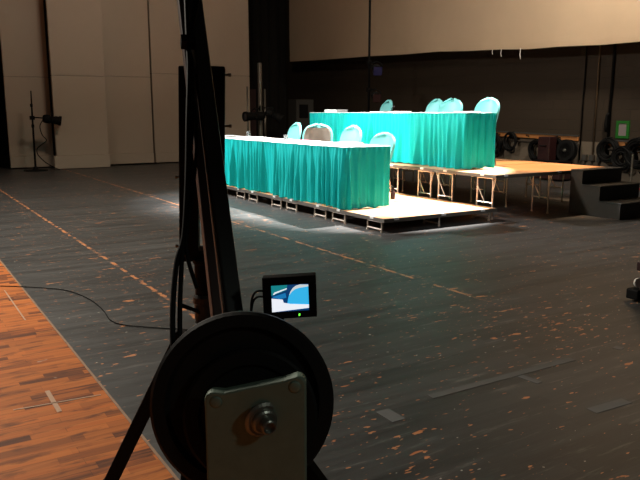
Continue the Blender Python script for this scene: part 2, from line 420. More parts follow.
coil(9.93, .60, .25, 18, 'black cable coil on the rail between the dark red case and the reel')
coil(8.63, .655, .22, 24, 'large black cable coil hanging below the thick vertical pipe', .015)
coil(8.30, .53, .20, 24, 'black cable coil second from the right edge, low on the wall', .018)
coil(7.98, .63, .27, 32, 'biggest black cable coil at the right edge under the green sign', .02)
t = thing('cable_reel', (11.75, 9.54, .36), 'black cable reel with a pale hub leaning on the block wall', 'reel')
ax = (-1, 0, .12)
for s_ in (0, .11):
    mb = MB(); mb.lathe([(.03,s_),(.215,s_),(.225,s_+.008),(.215,s_+.018),(.03,s_+.018)], (11.86,9.54,.60), ax, 32); obj('flange', mb, 'black', t, smooth=False)
mb = MB(); mb.lathe([(.03,.0),(.15,.0),(.15,.128),(.03,.128)], (11.86,9.54,.60), ax, 28); obj('wound_cable', mb, 'rubber', t)
mb = MB(); mb.lathe([(.0,.10),(.035,.10),(.035,.15),(.02,.16),(0,.16)], (11.86,9.54,.60), ax, 16); obj('hub', mb, 'knobmetal', t, label='pale metal hub')
mb = MB(); mb.box(11.72,11.9,9.46,9.62,.0,.38); obj('stand', mb, 'black', t, bevel=.01)
t = thing('road_case', (11.6, 9.9, 0), 'dark red upright case standing against the wall among the cable coils', 'case')
mb = MB(); mb.box(11.5,11.72,9.74,10.04,.40,.88); obj('upright', mb, 'dark_red', t, bevel=.015)
mb = MB(); mb.box(11.44,11.78,9.40,10.05,.03,.40); obj('base', mb, 'dark_red', t, bevel=.02)
mb = MB(); mb.box(11.43,11.79,9.39,10.06,.385,.41); obj('rim', mb, 'black', t)
mb = MB(); mb.tube([(11.5,9.82,.70),(11.46,9.82,.70),(11.46,9.96,.70),(11.5,9.96,.70)], .012, 6); obj('handle', mb, 'black', t)
coil(10.36, .575, .22, 16, 'black cable coil on the rail left of the dark red case')
for i, (y, z, lab) in enumerate(((9.235,.475,'grey socket box low on the wall, left one of the pair'),(9.065,.475,'grey socket box low on the wall, right one of the pair'),(8.90,.46,'small grey junction box low on the wall beside the pair of socket boxes'))):
    t = thing('socket_box', (11.97, y, z-.06), lab, 'socket')
    s = .055 if i < 2 else .035
    mb = MB(); mb.box(11.94, 12.0, y-s, y+s, z-.06, z+.065); obj('box', mb, 'wallbox', t, bevel=.005)
    mb = MB(); mb.box(11.932, 11.94, y-s+.012, y+s-.012, z-.045, z+.05); obj('cover_plate', mb, 'greypaint', t)
    mb = MB(); mb.tube([(11.955,y,z-.06),(11.955,y,z-.2)], .014, 6); obj('conduit_stub', mb, 'wallbox', t)
mb = MB(); mb.tube(spline([(11.5,6.2,.012),(11.48,7.2,.012),(11.55,7.75,.012),(11.8,8.0,.012)], 6), .014, 6)
tag(obj('red_cable', mb, 'red'), 'red cable lying on the floor behind the black steps', 'cable')
t = thing('metal_post', (11.65, 7.95, 0), 'thin pale metal post standing behind the black steps', 'post')
mb = MB(); mb.tube([(11.65,7.95,.02),(11.65,7.95,.62)], .018, 8); obj('tube', mb, 'pipe', t)
mb = MB(); mb.lathe([(0,0),(.10,0),(.10,.015),(.02,.03),(0,.03)], (11.65,7.95,0), n=16); obj('base', mb, 'black', t)

# ------------------------------------------------------------------ lighting boom in front of the drop
BX, BY = 10.0, 13.95
t = thing('lighting_boom', (BX, BY, 0), 'tall black vertical lighting pole in front of the cream drop', 'pole')
mb = MB(); mb.tube([(BX,BY,.02),(BX,BY,6.8)], .028, 10); obj('pole', mb, 'black', t, smooth=True)
mb = MB(); mb.lathe([(0,0),(.30,0),(.30,.03),(.06,.05),(.04,.14),(0,.14)], (BX,BY,0), n=20); obj('base', mb, 'black', t)
def spotlight(c, d, L, r, name, label, front='lens', body='black', post=None, accent=None):
    c = V(c); d = V(d).normalized()
    t = thing(name, tuple(c), label, 'spotlight')
    mb = MB(); mb.lathe([(0,-.5*L),(.62*r,-.5*L),(.85*r,-.40*L),(.9*r,-.12*L),(.72*r,-.08*L),(.72*r,.12*L),(.85*r,.15*L),(.85*r,.36*L),(1.0*r,.38*L),(1.0*r,.5*L),(.8*r,.5*L),(.8*r,.42*L),(0,.42*L)], c, d, 20)
    obj('housing', mb, body, t)
    mb = MB(); mb.lathe([(0,.425*L),(.78*r,.425*L),(.78*r,.445*L),(0,.445*L)], c, d, 16); obj('lens', mb, front, t)
    sd = d.cross(V((0,0,1))).normalized()
    mb = MB(); up = V((0,0,1))
    mb.tube([c+sd*r*1.05, c+sd*r*1.05+up*r*1.0, c+up*r*1.5, c-sd*r*1.05+up*r*1.0, c-sd*r*1.05], .012, 6); obj('yoke', mb, 'black', t)
    if post is not None:
        p = V(post); mb = MB(); mb.bar(c+up*r*1.5, (p.x, p.y, c.z+r*1.5), .035, .035)
        mb.box(p.x-.045, p.x+.045, p.y-.045, p.y+.045, c.z+r*1.5-.05, c.z+r*1.5+.05); obj('clamp', mb, 'black', t)
    if accent:
        mb = MB(); sdp = sd*r*.8; f = c+d*.53*L; u2 = sd.cross(d).normalized()*r*.8
        mb.prism([f-sdp-u2, f+sdp-u2, f+sdp+u2, f-sdp+u2], d*.008); obj('gel_frame', mb, accent, t, label='%s gel frame' % ('blue' if accent == 'blue' else 'dark red'))
    return t
spotlight((BX-.02,BY-.33,2.36), (-.45,-.85,-.25), .36, .12, 'stage_spotlight', 'black spotlight with a blue gel on the tall pole in front of the drop', post=(BX,BY), accent='blue')
spotlight((BX-.02,BY-.31,1.74), (-.45,-.85,-.25), .34, .11, 'stage_spotlight', 'black spotlight with a dark red gel, lower of two on the tall pole', post=(BX,BY), accent='dark_red')

# lamp on the thin stand at far left
LX, LY = 3.03, 17.80
t = thing('light_stand', (LX, LY, 0), 'thin black light stand in front of the leftmost cream panel', 'stand')
mb = MB(); mb.tube([(LX,LY,.03),(LX+.01,LY,1.3),(LX+.02,LY,1.87)], [.026,.022,.014], 8); obj('pole', mb, 'black', t)
mb = MB(); mb.lathe([(0,0),(.27,0),(.27,.02),(.06,.04),(.035,.10),(0,.10)], (LX,LY,0), n=24); obj('base', mb, 'black', t)
for zc_, rc_ in ((1.02,.035),(1.5,.032)):
    mb = MB(); mb.lathe([(.015,0),(rc_,0),(rc_,.07),(.015,.07)], (LX+.008,LY,zc_), n=10); obj('collar', mb, 'black', t)
t = spotlight((3.46,17.72,1.20), (1,-.15,-.16), .42, .115, 'stage_spotlight', 'black spotlight pointing right on the thin stand at far left')
mb = MB(); mb.tube([(LX+.01,LY,1.245),(3.14,17.76,1.25),(3.26,17.73,1.24)], .016, 6); mb.box(LX-.045,LX+.055,LY-.05,LY+.05,1.20,1.29); obj('side_arm', mb, 'black', t)
mb = MB(); mb.tube(spline([(3.26,17.72,1.20),(3.18,17.72,1.05),(3.22,17.74,.85),(3.31,17.74,.72),(3.20,17.75,.62),(3.09,17.76,.52),(3.10,17.76,.38),(3.25,17.74,.2),(3.45,17.7,.06),(3.56,17.68,.012)], 6), .011, 6); obj('power_cable', mb, 'rubber', t)
mb = MB(); mb.lathe([(0,-.04),(.05,-.04),(.05,.04),(0,.04)], (2.76,19.35,2.46), (0,-1,0), 14)
tag(obj('warning_lamp', mb, 'glow_red'), 'small glowing red lamp in the dark at the left edge', 'lamp')

# pipes, stands and lamp in the dark beyond the front table
t = thing('light_stand', (7.93, 15.6, 0), 'tall dark light stand in the shadows right of the widest cream panel', 'stand')
mb = MB(); mb.tube([(7.93,15.6,.03),(7.93,15.6,2.55)], .05, 10); obj('pole', mb, 'pipe', t)
mb = MB(); mb.lathe([(0,0),(.26,0),(.26,.02),(.08,.05),(.06,.10),(0,.10)], (7.93,15.6,0), n=20); obj('base', mb, 'black', t)
mb = MB(); mb.lathe([(.06,0),(.06,.12)], (7.93,15.6,1.25), n=10); obj('collar', mb, 'black', t)
spotlight((7.70,15.48,1.28), (-1,-.1,-.03), .55, .12, 'stage_spotlight', 'black spotlight pointing left in front of the widest cream panel edge', post=(7.93,15.6))
spotlight((8.20,15.42,1.30), (.8,-.5,-.5), .45, .12, 'stage_spotlight', 'dim black spotlight pointing right and down beside the dark light stand', post=(7.93,15.6))
for i, (x, h, lab) in enumerate(((7.78,2.0,'dull metal pipe standing left of the dark light stand'),(8.12,2.1,'dull metal pipe standing just right of the dark light stand'),(8.27,1.95,'rightmost dull metal pipe standing by the dark light stand'))):
    mb = MB(); mb.tube([(x,16.0,0),(x+.02,16.05,h)], .024, 8); tag(obj('metal_pipe', mb, 'pipe', smooth=True), lab, 'pipe', 'pipes standing by the dark light stand')
t = thing('storage_cabinet', (9.3, 20.2, 0), 'dark red narrow cabinet in the shadows right of the widest cream panel', 'cabinet')
mb = MB(); mb.box(9.22,9.62,19.2,19.6,.0,2.05); obj('body', mb, 'dark_red', t, bevel=.01)
mb = MB(); mb.box(9.25,9.59,19.18,19.2,.06,2.0); obj('door', mb, 'dark_red', t); 
t = thing('equipment_rack', (11.0, 19.0, 0), 'dim grey equipment rack in the shadows behind the rear table', 'rack')
mb = MB(); mb.box(10.55,11.15,18.4,18.9,.0,1.75); obj('body', mb, 'greypaint', t, bevel=.01)
mb = MB(); mb.box(10.65,10.95,18.385,18.4,1.2,1.6); obj('front_panel', mb, 'black', t)

# ------------------------------------------------------------------ stage risers
LOW, HIGH, SEC = .17, .585, 1.218
def riser(x0, x1, y0, y1, h, label, group, fx, tall):
    t = thing('stage_riser', ((x0+x1)/2, (y0+y1)/2, 0), label, 'riser', group)
    g = .004
    mb = MB(); mb.box(x0+.012, x1-.012, y0+g+.012, y1-g-.012, h-.022, h); obj('deck', mb, 'deck', t)
    mb = MB()
    mb.box(x0, x0+.014, y0+g, y1-g, h-.045, h-.002); mb.box(x1-.014, x1, y0+g, y1-g, h-.045, h-.002)
    mb.box(x0+.014, x1-.014, y0+g, y0+g+.014, h-.045, h-.002); mb.box(x0+.014, x1-.014, y1-g-.014, y1-g, h-.045, h-.002)
    obj('edge_frame', mb, 'edge', t)
    for (cx_, cy_, ax_) in ((x0+.18,y0,1),(x1-.25,y0,1),((x0+x1)/2,y0,1),(x0,y0+.25,0),(x0,y1-.25,0)):
        mb = MB()
        if ax_: mb.box(cx_-.035, cx_+.035, cy_-.001, cy_+.04, h-.024, h+.004)
        else: mb.box(cx_-.001, cx_+.04, cy_-.035, cy_+.035, h-.024, h+.004)
        obj('corner_clip', mb, 'clip', t)
    r = .011
    for x in fx:
        for a, b in ((y0+.085, y0+.365), (y1-.365, y1-.085)):
            mb = MB()
            for y in (a, b):
                mb.tube([(x,y,.008),(x,y,h-.02)], r, 8); mb.lathe([(0,0),(.017,0),(.017,.02),(0,.02)], (x,y,0), n=10)
            zc = .035 if not tall else .215
            mb.tube([(x,a,zc),(x,b,zc)], r*.9, 8); mb.tube([(x,a,h-.05),(x,b,h-.05)], r*.9, 8)
            if tall:
                in_, out = (a, b) if a-y0 < .2 else (b, a)
                m_ = (a+b)/2
                mb.tube([(x, m_, zc), (x, b if a-y0 < .2 else b, zc+.21)], r*.8, 6)
                mb.tube([(x, a if a-y0 < .2 else b, h-.22), (x+.0, (a-.05 if a-y0 < .2 else b+.05), h-.03)], r*.7, 6)
            obj('leg_frame', mb, 'steel', t)
    return t
for i in range(5):
    y0 = 6.36+SEC*i
    nm = ['nearest low stage riser section, its white-lit deck bare past the table end','second low stage riser section from the near end under the front table','middle low stage riser section under the front table','fourth low stage riser section from the near end, under the front table','farthest low stage riser section, behind the crane under the front table'][i]
    riser(4.80, 6.60, y0, y0+SEC, LOW, nm, 'low risers under the front table', (4.83, 5.7, 6.54), False)
for i in range(5):
    y0 = 6.42+SEC*i
    nm = ['nearest tall stage riser section beside the black steps, its wooden deck bare','second tall stage riser section from the near end under the rear table','middle tall stage riser section under the rear table','fourth tall stage riser section from the near end, under the rear table','farthest tall stage riser section under the far end of the rear table'][i]
    riser(6.615, 9.03, y0, y0+SEC, HIGH, nm, 'tall risers under the rear table', (6.655, 7.72, 8.95), True)

# ------------------------------------------------------------------ black steps up to the tall riser
t = thing('stage_steps', (8.4, 6.0, 0), 'black wooden three-step unit leading up to the tall riser', 'steps')
sx0, sx1 = 8.03, 8.88
prof = [(6.40,0),(6.40,.585),(6.21,.585),(6.21,.39),(5.92,.39),(5.92,.195),(5.60,.195),(5.60,0)]
for x in (sx0, sx1-.02):
    mb = MB(); mb.prism([(x,y,z) for y, z in prof], (.02,0,0)); obj('side_panel', mb, 'stepside', t)
for i, (ya, yb, z) in enumerate(((6.21,6.40,.585),(5.92,6.23,.39),(5.60,5.94,.195))):
    mb = MB(); mb.box(sx0-.006, sx1+.006, ya-.012, yb, z, z+.022); obj('tread', mb, 'stepblack', t, bevel=.003)
    mb = MB(); mb.box(sx0-.007, sx1+.007, ya-.016, ya-.008, z+.012, z+.024); obj('nosing', mb, 'nosing', t, label='worn grey step edge')
    mb = MB(); mb.box(sx0+.02, sx1-.02, ya, ya+.015, z-.195, z); obj('step_front', mb, 'stepblack', t)

# ------------------------------------------------------------------ skirted tables
def skirt_mesh(path, z0, z1, seed):
    rnd = random.Random(seed); pts = [V((p[0], p[1], 0)) for p in path]
    seg = [(b-a).length for a, b in zip(pts, pts[1:])]; L = sum(seg)
    n = int(L/.011); ph = [rnd.uniform(0, 6.28) for _ in range(8)]
    # irregular pleat centres
    cs = []; s = 0
    while s < L+.1: cs.append((s, rnd.uniform(.25, 1.35), rnd.uniform(-.35, .35))); s += rnd.uniform(.055, .14)
    def fold(s, v):
        q = 0
        for c, a, lean in cs:
            d = (s - c - lean*.09*(v))/.034
            if abs(d) < 3: q += a*math.exp(-d*d)
        return q
    def base(s):
        k = 0
        while k < len(seg)-1 and s > seg[k]: s -= seg[k]; k += 1
        d = (pts[k+1]-pts[k]).normalized(); return pts[k]+d*s, d.cross(V((0,0,1)))
    def fn(u, w):
        s = u*L; v = 1-w                                     # v = 0 at the top, 1 at the hem
        p, nr = base(min(s, L-1e-6))
        amp = .007 + .054*min(1, v*1.6)**.8
        o = amp*(fold(s, v)-.55) + .012*v*math.sin(s*3.1+ph[0]) + .010*v*math.sin(s*7.7+ph[1]) + .007*math.sin(s*80+ph[2])*(1-min(1, v*5))
        o += .012*math.sin(s*23+ph[3]+3*v)*math.exp(-((v-.55)/.3)**2)*(.5+.5*math.sin(s*2.3+ph[4]))
        z = z1-(z1-z0)*v + (.006*math.sin(s*31+ph[5])+.008*math.sin(s*4+ph[6]))*v*v
        q = p+nr*(o+.012)
        return (q.x, q.y, z)
    mb = MB(); mb.grid(fn, n, 22); return mb
def skirted_table(x0, x1, y0, y1, zd, zt, label, seed):
    t = thing('skirted_table', ((x0+x1)/2, (y0+y1)/2, zd), label, 'table')
    mb = MB(); mb.box(x0+.01, x1-.01, y0+.01, y1-.01, zt-.035, zt-.004); obj('tabletop', mb, 'brown', t)
    mb = MB(); mb.grid(lambda u, v: (x0-.006+(x1-x0+.012)*u, y0-.006+(y1-y0+.012)*v, zt+.004+.002*math.sin(u*9+v*31)), 16, 60); obj('white_cover', mb, 'white_cloth', t, smooth=True, solid=.006)
    mb = skirt_mesh([(x1,y1),(x0,y1),(x0,y0),(x1,y0)], zd+.012, zt-.002, seed)
    obj('skirt', mb, 'teal', t, smooth=True, solid=.003)
    for yy in (y0+.25, (y0+y1)/2-.2, (y0+y1)/2+.2, y1-.25):
        for xx in (x0+.08, x1-.08):
            mb = MB(); mb.tube([(xx,yy,zd),(xx,yy,zt-.035)], .014, 8); obj('leg', mb, 'steel', t)
    return t
FT, RT = .945, 1.365
skirted_table(4.84, 5.54, 7.25, 12.12, LOW, FT, 'long front table with teal pleated skirt on the low risers', 3)
skirted_table(6.86, 7.42, 7.25, 11.45, HIGH, RT, 'long rear table with teal pleated skirt on the tall risers', 5)

# ------------------------------------------------------------------ chairs
def make_chair(label, top, group, beige=False, loc=(0,0,0)):
    t = thing('meeting_chair', (0,0,0), label, 'chair', group)           # faces -x
    z0, z1, hw = .46, top, .25
    def prof(v):
        w = hw*(.90+.10*math.sin(min(1, v*1.4)*PI*.5))
        if v > .5: w *= max(0.02, 1-((v-.5)/.5)**3.8)**.5
        return w
    def sh(off, ins):
        def fn(u, v):
            a = (u-.5)*2; vv = ins+v*(1-2*ins) if ins else v
            w = prof(vv)*(1-ins*1.2)
            return (.17 + .115*vv + off - .085*(a*a)*(1-.3*vv), a*w, z0+(z1-z0)*vv)
        return fn
    mb = MB(); mb.grid(sh(.02, 0), 14, 16); obj('back_shell', mb, 'teal_shell', t, smooth=True, solid=.034)
    mb = MB(); mb.grid(sh(-.006, .11), 12, 12)
    if beige: obj('back_pad', mb, 'beige' if beige else 'teal_shell', t, smooth=True, solid=.026, **({'label': 'beige back pad'} if beige else {}))
    mb = MB()
    def seat(u, v):
        a = (u-.5)*2; b = (v-.5)*2
        k = max(0, 1-.22*(a*a*b*b))
        return (b*.23*k-.02, a*.25*k, .45+.018*(a*a)+(.02*b if b > 0 else -.035*b*b))
    mb.grid(seat, 12, 12); obj('seat', mb, 'beige' if beige else 'teal_shell', t, smooth=True, solid=.05)
    for sx, sy in ((-.2,-.2),(-.2,.2),(.2,-.2),(.2,.2)):
        mb = MB(); mb.tube([(sx*.8,sy*.85,.43),(sx*1.1,sy*1.08,.0)], .012, 8); obj('leg', mb, 'chrome', t)
    for sy in (-.2,.2):
        mb = MB(); mb.tube([(-.18,sy*.85,.425),(.12,sy*.85,.425),(.20,sy*.8,.50),(.255,sy*.7,.68)], .011, 8); obj('side_tube', mb, 'chrome', t)
    return t
cf = 'teal chairs behind the front table'; cr = 'teal chairs behind the rear table'
front = [(10.62,-.10,'pale teal chair behind the front table, leftmost and farthest of its row', 1.02),
         (8.86,.05,'pale teal chair behind the front table, right of the beige-backed chair', 1.0),
         (8.05,.12,'pale teal chair behind the near end of the front table', .915)]
base = None
def put(i, x, y, z, rz, label, group, top):
    c = make_chair(label, top, group); c.location = (x, y, z); c.rotation_euler = (0,0,rz); return c
for i, (y, rz, lab, top) in enumerate(front): put(i, 5.83, y, LOW, rz, lab, cf, top)
b = make_chair('teal chair with a beige back pad, turned towards the camera at the front table', 1.015, cf, True)
b.location = (5.90, 9.70, LOW); b.rotation_euler = (0,0,.80)
r0 = put(0, 7.62, 7.85, HIGH, .0, 'bright teal chair alone at the near end of the rear table', cr, 1.0)
for x, y, rz, lab in ((7.62,10.42,-.25,'pale teal chair farthest along the rear table, left of the teal pair'),
                   (7.66,9.12,-.15,'left one of the two overlapping teal chairs at the rear table'),
                   (7.60,8.62,.10,'right one of the two overlapping teal chairs at the rear table')):
    dup(r0, (x,y,HIGH), rz, lab, cr)

# ------------------------------------------------------------------ things on the tables
def slab(name, x, y, z, lx, ly, h, rz, m, label, cat, group=None, pages=True):
    t = thing(name, (x,y,z), label, cat, group)
    R_ = Matrix.Translation((x,y,z)) @ Matrix.Rotation(rz, 4, 'Z')
    if pages:
        mb = MB(); mb.box(-lx/2+.004,lx/2-.004,-ly/2+.004,ly/2-.004,.003,h-.003,R_); obj('pages', mb, 'paper', t)
        mb = MB(); mb.box(-lx/2,lx/2,-ly/2,ly/2,0,.003,R_); mb.box(-lx/2,lx/2,-ly/2,ly/2,h-.003,h,R_); mb.box(-lx/2,lx/2,ly/2-.003,ly/2,.003,h-.003,R_); obj('cover', mb, m, t)
    else:
        mb = MB(); mb.box(-lx/2,lx/2,-ly/2,ly/2,0,h,R_); obj('sheets', mb, m, t, bevel=.002)
    return t
zf, zr = FT+.009, RT+.009
slab('notebook', 5.42, 8.02, zf, .24, .34, .022, .2, 'plum', 'plum covered notebook lying on the front table before its near chair', 'notebook')
slab('notebook', 5.34, 9.12, zf, .2, .3, .012, -.1, 'plum', 'thin plum notebook on the front table before the beige-backed chair', 'notebook')
slab('paper_stack', 5.2, 10.55, zf, .30, .62, .02, 0, 'paper', 'stack of white paper at the far half of the front table', 'paper', pages=False)
slab('paper_stack', 5.2, 11.55, zf, .30, .42, .016, .05, 'paper', 'stack of white paper at the far end of the front table by the crane', 'paper', pages=False)
slab('notebook', 7.08, 7.48, zr, .22, .32, .02, .1, 'brown', 'brown notebook on the rear table before its near end chair', 'notebook')
slab('notebook', 7.08, 9.02, zr, .22, .32, .02, .0, 'brown', 'brown notebook on the rear table left of the overlapping chairs', 'notebook')
slab('notebook', 7.08, 9.52, zr, .22, .34, .016, .05, 'brown', 'brown notebook on the rear table before the farthest chair', 'notebook')
slab('paper_stack', 7.05, 10.85, zr, .24, .40, .05, .0, 'paper', 'thick stack of white paper at the far end of the rear table', 'paper', pages=False)
def tumbler(x, y, z, label):
    mb = MB(); mb.lathe([(0,0),(.028,0),(.034,.10),(.031,.10),(.026,.008),(0,.008)], (x,y,z), n=18)
    return tag(obj('drinking_glass', mb, 'glass', smooth=True), label, 'glass')
tumbler(5.38, 11.05, zf, 'clear drinking glass on the front table near the paper stacks')
tumbler(4.98, 9.0, zf, 'clear drinking glass near the front edge of the front table')
def desk_mic(x, y, z, label):
    t = thing('table_microphone', (x,y,z), label, 'microphone')
    mb = MB(); mb.lathe([(0,0),(.05,0),(.05,.012),(.02,.02),(0,.02)], (x,y,z), n=16); obj('base', mb, 'black', t)
    mb = MB(); mb.tube([(x,y,z+.015),(x+.01,y,z+.06),(x+.05,y,z+.09)], .005, 6); obj('stem', mb, 'black', t)
    mb = MB(); mb.lathe([(0,0),(.012,.004),(.012,.03),(0,.04)], (x+.045,y,z+.087), (1,0,.4), 10); obj('head', mb, 'black', t)
desk_mic(7.1, 9.28, zr, 'small black microphone on the rear table between two brown notebooks')
t = thing('water_bottle', (6.05,7.83,LOW), 'small dark red bottle standing on the low riser behind the front table end', 'bottle')
mb = MB(); mb.lathe([(0,0),(.032,0),(.034,.01),(.034,.10),(.014,.13),(.014,.145),(0,.145)], (6.05,7.83,LOW), n=16); obj('body', mb, 'dark_red', t, smooth=True)
mb = MB(); mb.lathe([(.0,.145),(.018,.145),(.018,.17),(0,.17)], (6.05,7.83,LOW), n=12); obj('cap', mb, 'black', t)

# ------------------------------------------------------------------ camera crane in the foreground
t = thing('camera_crane', (.89, 2.25, 0), 'black camera crane on a tripod with a round counterweight in the foreground', 'camera crane')
A = V((.734,1.580,.632)); B_ = V((.984,2.449,1.771)); D = (B_-A).normalized()
side = D.cross(V((0,0,1))).normalized(); upv = side.cross(D)
far = B_ + D*2.2
near = A + D*.12
mb = MB(); mb.bar(near+side*.006, far-side*.004, .048, .085); obj('boom', mb, 'boomgrey', t, bevel=.006)
mb = MB(); mb.bar(near-side*.040, far-side*.044, .026, .06); obj('control_arm', mb, 'armbrown', t, bevel=.004)
# yoke: a tall box bracket behind the boom, its left leg running down to the column
fw = V((.42,.906,0)); sd = V((.906,-.42,0))
def upright(c0, c1, w, dep, name):
    mb = MB(); mb.bar(c0, c1, w, dep, up=fw); return obj(name, mb, 'black', t, bevel=.005)
upright(V((.911,2.376,.856)), V((.929,2.366,1.534)), .068, .11, 'yoke_leg')
upright(V((.999,2.322,1.10)), V((1.010,2.315,1.534)), .058, .11, 'yoke_cheek')
mb = MB(); mb.bar(V((.962,2.348,1.10)), V((.970,2.342,1.530)), .10, .05, up=fw); obj('yoke_plate', mb, 'black', t, bevel=.003)
mb = MB(); mb.bar(V((.885,2.392,.872)), V((.972,2.340,.872)), .10, .04); obj('yoke_foot', mb, 'black', t, bevel=.005)
for z, q in ((1.507,V((1.036,2.298,1.507))),(1.331,V((1.034,2.300,1.331)))):
    mb = MB(); mb.lathe([(0,-.01),(.004,-.01),(.004,.008),(.006,.008),(.006,.018),(0,.018)], q, sd, 8); obj('yoke_bolt', mb, 'knobmetal', t)
for q in (V((.889,2.389,1.152)),V((.882,2.394,.901))):
    mb = MB(); mb.lathe([(0,-.01),(.004,-.01),(.004,.008),(.007,.008),(.007,.016),(0,.016)], q, -sd, 8); obj('yoke_bolt', mb, 'knobmetal', t)
mb = MB(); q = V((.972,2.340,1.49)); mb.lathe([(0,-.16),(.016,-.16),(.016,.02),(0,.02)], q, fw, 12); obj('pivot_pin', mb, 'black', t)
# column and tripod
cc = V((.934,2.303,0))
mb = MB(); mb.lathe([(0,.58),(.033,.58),(.033,.86),(0,.86)], cc, n=20); obj('column', mb, 'black', t, smooth=False)
mb = MB(); mb.lathe([(.030,.58),(.038,.58),(.038,.70),(.042,.705),(.042,.725),(.036,.735),(.030,.735)], cc, n=20); obj('column_sleeve', mb, 'aluminium', t)
mb = MB(); mb.lathe([(0,.845),(.034,.845),(.038,.852),(.038,.862),(0,.862)], cc, n=20); obj('bearing_ring', mb, 'black', t)
hub = V((.895,2.290,0))
mb = MB(); mb.lathe([(0,.52),(.062,.52),(.068,.53),(.068,.615),(.060,.628),(0,.632)], hub, n=24); obj('tripod_hub', mb, 'aluminium', t)
for fx_, fy_ in ((.592,2.445),(1.225,1.86),(.70,1.95)):
    f = V((fx_,fy_,.02)); top = V((hub.x,hub.y,.60)) + (V((fx_,fy_,0))-hub).normalized()*.05
    mb = MB(); mb.bar(top, f, .045, .05); L_ = obj('tripod_leg', mb, 'black', t, bevel=.004)
    mb = MB(); mb.lathe([(0,-.02),(.026,-.02),(.022,.02),(0,.03)], f, n=12); obj('foot', mb, 'rubber', L_)
mb = MB(); mb.tube([(.841,2.325,.705),(.907,2.284,.675),(.93,2.29,.67)], .008, 6); obj('pan_handle', mb, 'black', t)
# counterweight
ax = V((-.42,-.88,.20)).normalized(); dc = V((.691,1.477,.679))
R0 = .223
mb = MB(); mb.lathe([(.02,-.022),(R0-.006,-.022),(R0,-.015),(R0,.015),(R0-.007,.023),(R0-.036,.024),(R0-.046,.008),(.085,.006),(.075,.02),(.02,.02)], dc, ax, 64); obj('counterweight', mb, 'blackplate', t, smooth=False, bevel=.0)
mb = MB(); mb.lathe([(.02,.024),(.155,.024),(.162,.030),(.162,.050),(.155,.056),(.125,.056),(.118,.048),(.06,.048),(.02,.048)], dc+V((.02,-.0,-.03)), ax, 56); obj('counterweight', mb, 'blackplate', t)
mb = MB(); mb.lathe([(0,-.06),(.016,-.06),(.016,.09),(0,.09)], dc, ax, 14); obj('weight_bar', mb, 'knobmetal', t)
mb = MB(); mb.bar(near-D*.06, dc-ax*.05, .05, .05); obj('rear_link', mb, 'black', t)
# end plate with the lock knob
pr_ = (V((.762,1.292,0))-V((.565,1.414,0))).normalized()
def plate_pt(u, z): q = V((.565,1.414,0))+pr_*u; return V((q.x, q.y, z))
W_ = .2317
poly = []
rc = .020
def corner(u, z, a0): return [plate_pt(u+rc*math.cos(a0-PI/2*i/5), z+rc*math.sin(a0-PI/2*i/5)) for i in range(6)]
zl, zr_ = .755, .793
poly += corner(rc, zl-rc, PI) + [plate_pt(.045, zl+.004-.006), plate_pt(W_-.05, zr_-.010)] + corner(W_-rc, zr_-rc, PI/2) + [plate_pt(W_, .42), plate_pt(0, .42)]
nrm = V((pr_.y, -pr_.x, 0))
if nrm.dot(V((-1,-1,0))) < 0: nrm = -nrm
mb = MB(); mb.prism(poly, -nrm*.035); obj('end_plate', mb, 'greyplate', t, bevel=.005, label='worn grey green end plate')
for u, z in ((.026, zl-.024), (W_-.026, zr_-.026)):
    mb = MB(); mb.lathe([(0,0),(.015,0),(.012,.002),(.008,.003),(0,.0035)], plate_pt(u, z)+nrm*.0, nrm, 16); obj('corner_rivet', mb, 'greyplate', t, smooth=True)
kc = plate_pt(.132, .690); ka = (nrm + pr_*.50 - V((0,0,.14))).normalized()
mb = MB(); mb.lathe([(0,0),(.044,0),(.044,.004),(.037,.008),(.031,.008),(.030,.016),(.025,.020),(.0185,.020),(.0185,.040),(.015,.043),(.012,.043),(.012,.034),(0,.034)], kc, ka, 28); obj('lock_knob', mb, 'knobmetal', t, bevel=.0008, label='dull steel lock knob')
# cables along the crane
def cab(pts, r, name='crane_cable'):
    mb = MB(); mb.tube(spline(pts, 6), r, 8); obj(name, mb, 'rubber', t, smooth=True)
cab([(1.06,2.72,2.14),(.987,2.522,1.919),(.936,2.393,1.761),(.889,2.270,1.608),(.860,2.194,1.513),(.805,2.076,1.356),(.747,1.950,1.184),(.694,1.850,1.040),(.657,1.813,.973),(.622,1.756,.883),(.595,1.694,.793),(.578,1.633,.707),(.59,1.60,.5),(.66,1.7,.2),(.72,1.85,.012)], .008)
cab([(1.09,2.70,2.14),(1.021,2.501,1.919),(.962,2.377,1.761),(.892,2.268,1.608),(.871,2.188,1.513),(.816,2.070,1.356),(.752,1.947,1.184),(.684,1.834,1.015),(.638,1.746,.883),(.608,1.677,.782),(.579,1.597,.666),(.60,1.62,.4),(.69,1.72,.15),(.76,1.86,.012)], .007)
cab([(1.11,2.69,2.14),(1.042,2.487,1.919),(.971,2.371,1.761),(.895,2.266,1.608),(.852,2.168,1.481),(.819,2.039,1.326),(.753,1.921,1.157),(.691,1.829,1.015),(.70,1.78,.9)], .006)
mb = MB(); q = V((.889,2.270,1.608)); mb.bar(q-D*.014, q+D*.014, .046, .04); obj('cable_tie', mb, 'black', t)

